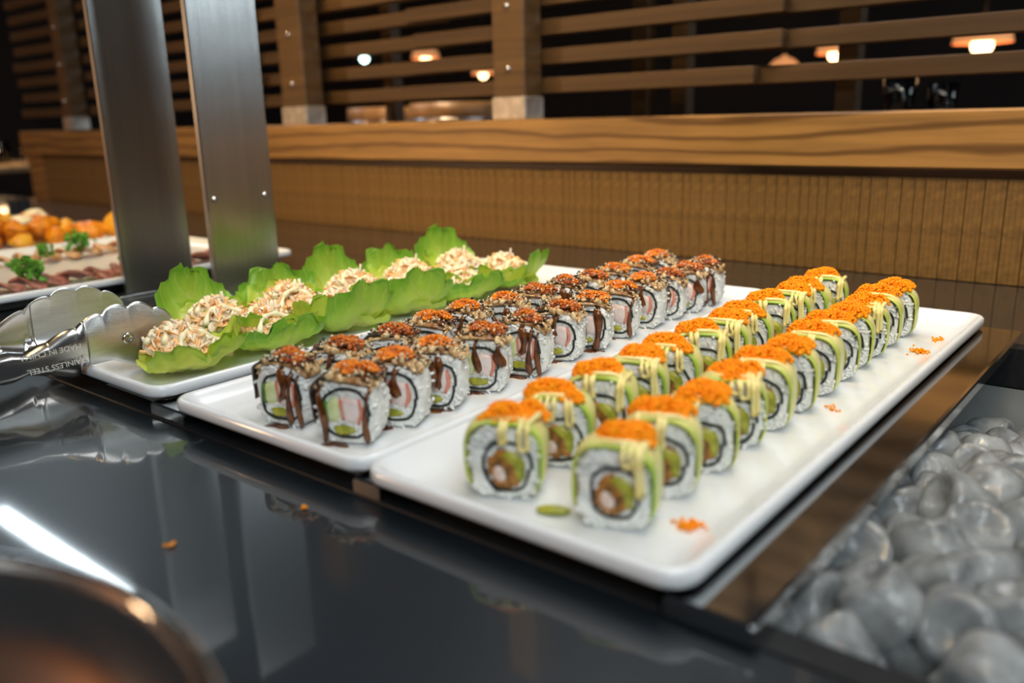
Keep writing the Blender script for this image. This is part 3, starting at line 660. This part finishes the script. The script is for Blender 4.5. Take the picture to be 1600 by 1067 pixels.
    b = MB(); k = 26; th = np.linspace(0, 2 * np.pi, k, endpoint=False); s = 1 + .25 * np.sin(th * 3 + seed) + .12 * np.sin(th * 5 + seed * 2)
    px, py = rg.uniform(-.010, .008), -t / 2 - .0012
    rings = [np.c_[px + np.cos(th) * .0085 * s * q, py + np.sin(th) * .0042 * s * q, np.full(k, z)] for q, z in ((1.0, 0.0), (.93, .0006), (.6, .0009), (.02, .001))]
    b.loft(rings, True, False, True); parts.append(('sauce_pool', b.mesh('sauce_pool', M['sauce']), False))
    parts.append(('roe', roe_cluster(rg, 2 * bb + .0032, .0135, .0100, .0072, 210, .0010, 'roe_dark' if seed % 2 else 'roe_mix', lumps=4), True))
    b = MB(); T = []; T2 = []
    for i in range(46):
        x = rg.uniform(-1.0, 1.0) * a; q = rg.uniform(.0008, .0024); (T if i % 3 else T2).append(TRS((x, rg.uniform(-.58, .5) * t, 2 * bb + .0030 - max(0, abs(x) / a - .55) * .016 + rg.uniform(-.0006, .0012)), (q, q * 1.5, q * .8), rrot(g)))
    b.copies(*ICO1, T, 0); b.copies(*ICO1, T2, 1); parts.append(('crumb_topping', b.mesh('crumb_topping', [M['crumb'], M['eel']]), True))
    for mn, nm, n in (('sesame_w', 'white_sesame', 60), ('sesame_b', 'black_sesame', 44)):
        b = MB(); T = []
        for i in range(n):
            x = rg.uniform(-1.0, 1.0) * a; T.append(TRS((x, rg.uniform(-.52, .5) * t, 2 * bb + .0040 - max(0, abs(x) / a - .55) * .016 + rg.uniform(-.0006, .0042)), (.0008, .0013, .0006), rrot(g)))
        b.copies(*ICO0, T); parts.append((nm, b.mesh(nm, M[mn]), True))
    return parts
M['roe_mix'] = mat('glazed_orange_roe', (1.0, 0.33, 0.004), 0.2, color2=(0.70, 0.16, 0.004), nscale=120, coat=0.4)
AV = [avocado_variant(11 + i) for i in range(7)]
EV = [eel_variant(31 + i) for i in range(8)]
def place_roll(name, parts, loc, rz, label, cat, group, tilt=0.0, scale=1.0):
    t = obj(name, None, None, loc, (tilt, 0, rz)); t.scale = (scale,) * 3; tag(t, label, cat, group)
    for nm, me, st in parts:
        o = obj(nm, me, t)
        if st: stuff(o)
    return t
rg = random.Random(77)
def row(parts_list, name, cx, ys, z, desc, group, plate_rot=0.0, yawj=6, seed=0, tweaks={}):
    n = len(ys); r = random.Random(seed)
    for i, y in enumerate(ys):
        v = (i * 2 + seed + (i // 3)) % len(parts_list); dx = r.uniform(-.0018, .0018) - plate_rot * y; rz = R(26 - 28 * y + r.uniform(-yawj, yawj)); 
        if i in tweaks: ddx, dr, v = tweaks[i]; dx += ddx; rz = R(dr)
        place_roll(name, parts_list[v], (cx + dx, y + r.uniform(-.002, .002), z), rz, desc % ORD[n - 1 - i], 'sushi', group)
row(AV, 'avocado_roll', 0.1265, [.045, .087, .126, .165, .201, .237, .281, .317, .354, .387, .425, .464], FZ, 'roe-topped avocado roll in the row beside the ice, %s from the timber wall', 'avocado rolls in the row beside the ice', 0, 7, 1, {0: (.001, 19, 2), 6: (0, 10, 3)})
row(AV, 'avocado_roll', 0.0635, [.043, .086, .127, .166, .206, .245, .284, .323, .362, .401, .440, .478], FZ, 'roe-topped avocado roll in the row beside the eel rolls, %s from the timber wall', 'avocado rolls in the row beside the eel rolls', 0, 7, 2, {0: (0, 27, 0)})
row(EV, 'eel_roll', -0.0525, [.045, .082, .118, .160, .205, .250, .290, .334, .376, .414, .450, .486], FZ, 'sauced eel roll in the row beside the avocado rolls, %s from the timber wall', 'eel rolls in the row beside the avocado rolls', .0085, 7, 3)
row(EV, 'eel_roll', -0.1075, [.043 + .0412 * i for i in range(12)], FZ, 'sauced eel roll in the row beside the lettuce cups, %s from the timber wall', 'eel rolls in the row beside the lettuce cups', .0085, 8, 4)

# stray roe and crumbs
def stray(x, y, z, n, spread, label, seed):
    r = random.Random(seed); b = MB(); T = [TRS((r.gauss(0, spread), r.gauss(0, spread), .0008 + abs(r.gauss(0, spread * .35))), .0009) for _ in range(n)]
    b.copies(*ICO0, T); o = obj('fallen_roe', b.mesh('fallen_roe', M['roe']), None, (x, y, z)); tag(o, label, 'roe')
stray(0.156, 0.058, FZ, 60, .0030, 'clump of orange roe fallen beside the avocado roll farthest from the timber wall', 1)
stray(0.1535, 0.250, FZ, 14, .0018, 'few grains of orange roe fallen mid platter beside the rolls', 2)
stray(0.1620, 0.415, FZ, 70, .0034, 'ring of orange roe fallen on the platter, close to its corner by the ice', 3)
stray(0.164, 0.458, FZ, 40, .0026, 'heap of orange roe leaning against the roll nearest the timber wall', 4)
stray(-0.0245, 0.178, FZ, 26, .0022, 'orange roe grains beside a sauce pool on the eel platter', 5)
stray(-0.0235, 0.362, FZ, 22, .0020, 'orange roe grains by the rim of the eel platter', 6)
stray(-0.017, -0.022, 0.0002, 5, .0009, 'tiny orange crumb on the black counter close to the platters', 7)
stray(-0.036, -0.085, 0.0002, 6, .0011, 'tiny orange crumb alone on the black counter beside the steel bowl', 8)
b = MB(); b.copies(*ICO2, [TRS((0, 0, .0022), (.0085, .0035, .0022))]); tag(obj('avocado_scrap', b.mesh('avocado_scrap', M['avo_fill']), None, (0.099, 0.033, FZ), (0, 0, R(25))), 'small scrap of avocado lying on the platter between the two end rolls', 'avocado')

# ================================================================== lettuce cups
def leaf_mesh(seed, L, Wd, cup, tip, matn, ruf=.0048, nu=44, nv=40):
    b = MB(); g = random.Random(seed); ph = [g.uniform(0, 6.28) for _ in range(6)]; V = []; U = []
    for i in range(nu):
        u = i / (nu - 1); wd = Wd * (.42 + .58 * math.sin(math.pi / 2 * min(1, u / .5))) * (1 if u < .5 else max(.16, (1 - ((u - .5) / .5) ** 4.5) ** .5))
        for j in range(nv):
            v = -1 + 2 * j / (nv - 1); ang = v * cup
            x = L * (u - .45); y = wd * math.sin(ang) / math.sin(min(cup, 1.45)); z = wd * .95 * (1 - math.cos(ang))
            z += tip * max(0, u - .40) ** 2 * 3.0; x -= tip * max(0, u - .55) ** 2 * 2.4
            z += .018 * max(0, .25 - u)
            rad = math.hypot(v * .85 * (wd / Wd), (u - .45) * 1.75); ed = min(1, rad) ** 3; th = math.atan2(v * wd / Wd, (u - .45) * 1.6)
            rf = ruf * ed * (.8 * math.sin(th * 4 + ph[0]) + .6 * math.sin(th * 9 + ph[1]) + .35 * math.sin(th * 19 + ph[2]) + .15 * math.sin(th * 41 + ph[3]))
            z += rf; y += rf * .5 * (1 if v > 0 else -1) * abs(v); x += ruf * .5 * ed * math.sin(th * 7 + ph[3])
            z += .0016 * math.sin(v * 7 + ph[4]) * math.sin(u * 9 + ph[5]) + .0011 * math.sin(v * 17 + u * 6 + ph[1]) * math.sin(u * 21 - v * 5 + ph[0]) + .0016 * math.exp(-(v * 9) ** 2)
            V.append((x, y, z)); U.append((min(1, .06 + .9 * rad ** 1.3), u - .45 * abs(v)))
    f = [(i * nv + j, i * nv + j + 1, (i + 1) * nv + j + 1, (i + 1) * nv + j) for i in range(nu - 1) for j in range(nv - 1)]
    V = np.array(V); V[:, 2] -= V[:, 2].min() - .0006
    b.add(V, f, 0, U); return b.mesh('leaf', M[matn], True, True)
LEAF = [leaf_mesh(3, .096, .039, .95, .040, 'lettuce'), leaf_mesh(5, .090, .038, 1.0, .026, 'lettuce2'), leaf_mesh(8, .100, .037, .88, .050, 'lettuce'), leaf_mesh(13, .086, .036, 1.1, .032, 'lettuce2'), leaf_mesh(21, .090, .038, .80, .024, 'lettuce'), leaf_mesh(27, .086, .036, .85, .020, 'lettuce2'), leaf_mesh(29, .094, .034, .75, .034, 'lettuce')]
def salad_mesh(seed):
    g = np.random.default_rng(seed); b = MB()
    bx = (np.array([(x, y, z) for x in (-1, 1) for y in (-1, 1) for z in (-1, 1)], float), [(0, 1, 3, 2), (4, 6, 7, 5), (0, 4, 5, 1), (2, 3, 7, 6), (0, 2, 6, 4), (1, 5, 7, 3)])
    for k in range(330):
        r = g.uniform(0, 1) ** .5; a = g.uniform(0, 6.28); x, y = r * math.cos(a) * .028, r * math.sin(a) * .021
        z = .010 + (1 - r * r) * .018 * g.uniform(.55, 1.1)
        tv, tf = ICO1 if k % 3 else bx
        s = (g.uniform(.0024, .0050), g.uniform(.0035, .0075), g.uniform(.0006, .0012)) if k % 3 else (.0010, g.uniform(.005, .010), .0009)
        b.copies(tv, tf, [TRS((x, y, z), s, rrot(g))], 1 if g.uniform() < .46 else 0)
    b.copies(*ICO2, [TRS((0, 0, .009), (.025, .019, .011))], 0)
    return b.mesh('crab_salad', [M['saladwhite'], M['saladpink']])
SAL = [salad_mesh(i + 50) for i in range(3)]
def cup_drizzle(seed):
    r = random.Random(seed); b = MB(); pts = []
    for q in range(3):
        x0 = -.022 + .018 * q + r.uniform(-.004, .004); a = r.uniform(-.9, .9)
        pts = [(x0 + u * .011 * math.sin(a + u), .020 * u, 0) for u in (-1, -.5, 0, .5, 1)]
        P = smooth_path(pts, 6); P = [(x, y + .002 * math.sin(x * 300), .0115 + .016 * max(0, 1 - (x / .034) ** 2 - (y / .026) ** 2)) for x, y, z in P]
        b.tube(P, [.0022 * (1 + .3 * math.sin(n_ * 1.1)) for n_ in range(len(P))], 7)
    return b.mesh('mayo_drizzle', M['cream'])
CD = [cup_drizzle(i) for i in range(3)]
def lettuce_cup(x, y, tipdir, seed, label, group):
    r = random.Random(seed); t = thing('lettuce_cup', label, 'lettuce cup', (x, y, FZ + .0004), 0, group)
    a0 = 0 if tipdir > 0 else math.pi
    o = obj('leaf', LEAF[r.choice([0, 2] if tipdir < 0 else [4, 6, 0, 5])], t, (0, 0, 0), (0, 0, a0 + r.uniform(-.4, .4))); o2 = obj('leaf', LEAF[r.choice([1, 3])], t, (-.006 * tipdir, r.choice([-.012, .012]), .0022), (0, R(r.uniform(-6, 4)), a0 + r.choice([-1, 1]) * r.uniform(.6, 1.0)), (.86,) * 3)
    if r.random() < .35: obj('leaf', LEAF[r.choice([1, 3])], t, (.004 * tipdir, r.uniform(-.015, .015), .003), (0, 0, a0 + r.uniform(2.0, 4.2)), (.72,) * 3)
    s = stuff(obj('crab_salad', r.choice(SAL), t, (-.008 * tipdir, 0, .0075), (0, 0, r.uniform(-.4, .4))))
    obj('mayo_drizzle', r.choice(CD), t, (-.008 * tipdir, 0, .0085), (0, 0, r.uniform(-.3, .3)))
for side, cx in ((1, -0.2620), (-1, -0.3390)):
    where = 'beside the eel rolls' if side > 0 else 'beside the steel uprights'
    nc = 6 if side > 0 else 5
    for i in range(nc):
        lettuce_cup(cx, (.060 if side > 0 else .130) + .0765 * i, side, i * 2 + (side > 0) + 40, 'green lettuce cup in the row %s, %s from the timber wall' % (where, ORD[nc - 1 - i]), 'lettuce cups in the row ' + where)

# ================================================================== far platters
FZ2 = 0.0005 + 0.0088
rg = random.Random(5); g = np.random.default_rng(5)
def slice_mesh(seed, m):
    b = MB(); k = 20; th = np.linspace(0, 2 * np.pi, k, endpoint=False); s = 1 + .16 * np.sin(th * 2 + seed) + .10 * np.sin(th * 3 + seed * 2)
    rings = []
    for q, dz in ((.02, 0), (.6, 0), (1, .0004), (1, .0034), (.6, .004), (.02, .004)):
        x, y = np.cos(th) * .024 * s * q, np.sin(th) * .018 * s * q; rings.append(np.c_[x, y, dz + .004 * np.sin(x * 130 + seed) * q + .003])
    b.loft(rings, True, True, True); return b.mesh('meat_slice', M[m])
SL = [slice_mesh(i, 'meat') for i in range(3)]; SL2 = [slice_mesh(i + 7, 'meat2') for i in range(3)]
for rowx, meshes, nm, lab, grp in ((-0.735, SL, 'meat_slice', 'thin pink meat slice in the overlapping row beside the steel uprights', 'pink meat slices'), (-0.945, SL2, 'seared_slice', 'thin seared brown slice in the row beside the orange fritters', 'seared slices')):
    for i in range(17):
        o = obj(nm, meshes[i % 3], None, (rowx + rg.uniform(-.004, .004), -.055 + .0275 * i, FZ2 + .0004 + .0002 * (i % 2)), (R(-14), 0, rg.uniform(-.3, .3))); o.location.z += .004; tag(o, lab, 'meat', grp)
def parsley_mesh(seed):
    g = np.random.default_rng(seed); b = MB(); T = []
    for k in range(15):
        a = g.uniform(0, 6.28); e = g.uniform(.1, 1.1); L = g.uniform(.010, .024); p = np.array([math.cos(a) * math.cos(e), math.sin(a) * math.cos(e), math.sin(e)]) * L + [0, 0, .010]
        b.tube([(0, 0, .001), tuple(p * .6), tuple(p)], .0006, 5)
        for q in range(4): T.append(TRS(p + g.normal(size=3) * .0035, (.0050, .0036, .0009), rrot(g)))
    b.copies(*ICO1, T); return b.mesh('parsley_sprig', M['parsley'])
PA = [parsley_mesh(i) for i in range(3)]
for i, (x, y, s) in enumerate(((-0.735, 0.140, .95), (-0.745, 0.085, .9), (-0.735, 0.265, .6), (-0.745, 0.330, .5), (-0.930, 0.285, 1.0), (-0.920, 0.235, .6), (-0.735, 0.400, .6))):
    o = obj('parsley_sprig', PA[i % 3], None, (x, y, FZ2 + .0085), (0, 0, i * 1.3), (s,) * 3); tag(o, 'green parsley sprig lying on the %s slices of the wide platter' % ('pink meat' if x > -.85 else 'seared brown'), 'parsley', 'parsley on the meat platter')
def fritter_mesh(seed, m):
    v, f = ICO2; v = v * np.array([.020, .0145, .0115]); v = v * (1 + .30 * vnoise(v, seed, 150) + .10 * vnoise(v, seed + 9, 420))[:, None]; v[:, 2] -= v[:, 2].min(); b = MB(); b.add(v, f); return b.mesh('fritter', M[m])
FR = [fritter_mesh(i, 'fry' if i % 3 else 'fry2') for i in range(6)]
k = 0
for layer, (nx, z) in enumerate(((6, 0), (5, .016), (3, .031))):
    for i in range(nx):
        for j in range(9 if layer == 0 else 8 if layer == 1 else 6):
            x = -1.225 + (i - (nx - 1) / 2) * .048 + rg.uniform(-.007, .007); y = (.18 if layer == 0 else .17) + (j - 4) * .052 + rg.uniform(-.008, .008)
            if not inview((x, y, FZ2 + z)) or y < -.02: continue
            o = obj('fritter', FR[k % 6], None, (x, y, FZ2 + z + (.0002 if layer == 0 else 0)), (0, 0, rg.uniform(0, 6.28)), (rg.uniform(1.05, 1.35),) * 3); k += 1
            tag(o, 'orange fritter in the heap on the platter farthest along the counter', 'fritter', 'orange fritters')
o = obj('fritter', FR[0], None, (-1.10, 0.425, FZ2 + .0002), (0, 0, .4), (1.7, 1.7, 2.0)); tag(o, 'large upright orange fritter at the end of the heap beside the steel upright', 'fritter')
b = MB(); 
def dollop(x, y, z, s, lab):
    b = MB(); v, f = ICO2; b.add(v * np.array([.016, .014, .008]) * (1 + .15 * vnoise(v, int(x * 1000) % 97, 3))[:, None] + [0, 0, .006], f); tag(obj('mayo_dollop', b.mesh('mayo_dollop', M['cream']), None, (x, y, z), None, (s,) * 3), lab, 'mayonnaise', 'mayonnaise on the fritters')
for x, y, s in ((-1.13, .29, 1.1), (-1.17, .12, 1.0), (-1.20, .34, 1.2), (-1.14, .03, .9), (-1.26, .22, 1.2), (-1.15, .20, .8)): dollop(x, y, FZ2 + .036, s, 'cream dollop of mayonnaise on top of the orange fritters')
for i, (x, y) in enumerate(((-1.33, .25), (-1.35, .14))):
    o = obj('lettuce_garnish', LEAF[i % 4], None, (x, y, FZ2 + .030), (0, 0, i * 1.7), (.7,) * 3); tag(o, 'curled lettuce leaf on the back of the fritter heap', 'lettuce', 'lettuce on the fritters')

# ================================================================== ice
def ice_mesh(seed):
    v, f = ICO3; v = v.copy(); p = 5.0
    n = (np.abs(v[:, :2]) ** 2).sum(1) ** .5
    s = 1 / ((n ** p + np.abs(v[:, 2]) ** p) ** (1 / p)); v = v * s[:, None]
    rad = np.hypot(v[:, 0], v[:, 1]); dim = np.exp(-(rad / .5) ** 2) * (v[:, 2] > 0) * .55
    v[:, 2] -= dim; v = v * np.array([.0155, .0145, .0140]); v = v * (1 + .06 * vnoise(v, seed, 170) + .022 * vnoise(v, seed + 3, 560))[:, None]
    b = MB(); b.add(v, f); return b.mesh('ice_cube', M['ice'])
IC = [ice_mesh(i + 60) for i in range(6)]
rg = random.Random(12)
def ztop(x, y): return -0.010 - 0.058 * min(1, max(0, (y - .20) / .25)) ** 1.1 - .004 * math.sin(x * 40 + y * 30)
cnt = 0
for layer in range(3):
    j = 0; y = WY0 + .030
    while y < WY1 - .024:
        x = 0.196 + (.012 if (j + layer) % 2 else 0)
        while x < .46:
            px, py = x + rg.uniform(-.005, .005), y + rg.uniform(-.005, .005); pz = ztop(px, py) - layer * .0235 + rg.uniform(-.0035, .0045)
            if px < .229: pz = min(pz, -.0205)
            if WY0 + .026 < py < WY1 - .026 and pz > -.128 and inview((px, py, pz)) and (layer < 2 or rg.random() < .6):
                sc_ = rg.uniform(.90, 1.16)
                o = obj('ice_cube', IC[rg.randrange(6)], None, (px, py, pz), (rg.uniform(-1.2, 1.2), rg.uniform(-1.2, 1.2), rg.uniform(0, 6.28)), (sc_,) * 3)
                tag(o, 'cloudy rounded ice cube in the heap filling the steel cold well', 'ice cube', 'ice cubes in the cold well'); cnt += 1
            x += .0290
        y += .0275; j += 1
print('ice', cnt)

# ================================================================== serving tongs
tg = thing('serving_tongs', 'stainless steel tongs with scalloped heads resting on the lettuce platter', 'tongs', (-0.335, -0.23, 0.012))
TO = np.array([-0.335, -0.23, 0.012])
def tong_arm(sgn, xh, name):
    """channel handle running to +Y, opening into a dished scalloped head"""
    b = MB(); nk = 21; rings = []
    y0, yn, yh, y1 = -0.22, -0.035, 0.005, 0.076 if sgn > 0 else 0.082
    for y in np.r_[np.linspace(y0, yn, 22)[:-1], np.linspace(yn, y1, 110)]:
        fx = max(0, min(1, (y - y0) / (yh - y0))); xc = -0.335 + sgn * .004 + (xh + .335 - sgn * .004) * fx ** 1.1
        zc = .0255 + .010 * min(1, max(0, (y + .15) / .2)) + (.0 if sgn > 0 else .002)
        if y < yn: hw = .0092 + .0022 * (y - y0) / (yn - y0); dep = .0075
        else:
            q = (y - yn) / (y1 - yn); sc_ = abs(math.sin((q + .04) * math.pi * 5.6)) ** .6
            base = .0114 + (.0265 - .0114) * min(1, q * 1.9) ** 1.1
            end = math.sqrt(max(0.0, 1 - max(0, (q - .62) / .385) ** 2))
            hw = max(.0012, (base - .0030 + .0046 * sc_ * min(1, q * 2.0)) * end); dep = .0075 * (1 - min(1, q * 1.6)) + .0022 * min(1, q * 1.6) * end
        zmin = .004 if y < .000 else .0215 if y < .024 else .0215 - .0085 * min(1, (y - .024) / .02)   # clears the platter rim
        ring = []
        for k in range(nk):
            v = -1 + 2 * k / (nk - 1); prof = dep * (1 - abs(v) ** (5 if y < yn else 5 - 2.6 * min(1, (y - yn) / (y1 - yn) * 1.8)))
            ring.append((xc + sgn * prof, y, zc + (hw if v >= 0 else min(hw, zc - zmin)) * v))
        inner = [(x - sgn * .0009, yy, z * 1.0) for x, yy, z in ring[::-1]]
        rings.append(ring + inner)
    V = np.array(rings) - TO; cut = 61
    b.loft(V[:cut + 1], True, True, True); o = obj(name, b.mesh(name, M['handle']), tg)
    b = MB(); b.loft(V[cut:], True, True, True); obj('head', b.mesh('head', M['tong']), o)
    return o
fa = tong_arm(1, -0.302, 'arm'); ra = tong_arm(-1, -0.395, 'arm')
b = MB(); b.lathe([(0.0001, .0002), (.0022, .0002), (.0026, .0009), (.0036, .0010), (.0042, 0)], 18); obj('rivet', b.mesh('rivet', M['chrome']), fa, tuple(np.array([-0.2993, 0.036, 0.036]) - TO), (0, R(90), 0))
b = MB(); b.tube([tuple(np.array(p) - TO) for p in ((-.347, -.222, .025), (-.341, -.232, .025), (-.335, -.236, .025), (-.329, -.232, .025), (-.323, -.222, .025))], .009, 10); obj('hinge', b.mesh('hinge', M['tong']), tg)
def lettering(txt, size, y_start, z, x, slope):
    cu = bpy.data.curves.new('lettering', 'FONT'); cu.body = txt; cu.size = size; cu.extrude = 0.00012; cu.align_x = 'LEFT'
    tmp = bpy.data.objects.new('tmp', cu); COL.objects.link(tmp); bpy.context.view_layer.update()
    me = bpy.data.meshes.new_from_object(tmp.evaluated_get(bpy.context.evaluated_depsgraph_get())); bpy.data.objects.remove(tmp)
    me.materials.clear(); me.materials.append(M['etch'])
    o = obj('lettering', me, fa); X = Vector((-slope, -1, -0.05)).normalized(); Z = Vector((1, -slope, 0)).normalized(); Y = Z.cross(X)
    m = Matrix((X, Y, Z)).transposed().to_4x4(); m.translation = Vector((x, y_start, z)) - Vector(TO); o.matrix_local = m
lettering('STAINLESS STEEL', 0.0054, 0.003, 0.0305, -0.2930, .16)
lettering('MADE IN CHINA', 0.0054, -0.001, 0.0412, -0.2935, .16)

# ================================================================== steel bowl at the near edge
bw = thing('steel_bowl', 'shiny stainless steel mixing bowl on the black counter', 'bowl', (0.112, -0.300, 0.0))
b = MB(); n = 72; Rb = 0.135; prof_o = [(0.0001, 0.0), (.050, 0.0), (.072, .0045), (.098, .019), (.120, .043), (.1335, .0665)]; prof_i = [(.1322, .0668), (.1187, .0436), (.0967, .0201), (.0712, .0059), (.049, .0014), (.0001, .0014)]
b.lathe(prof_o + prof_i, n); obj('body', b.mesh('body', M['bowl']), bw)
b = MB(); b.lathe([(.1330 + .0024 * math.cos(t), .0668 + .0020 * math.sin(t)) for t in np.linspace(0, 2 * math.pi, 11)], n); obj('rolled_rim', b.mesh('rolled_rim', M['chrome']), bw)
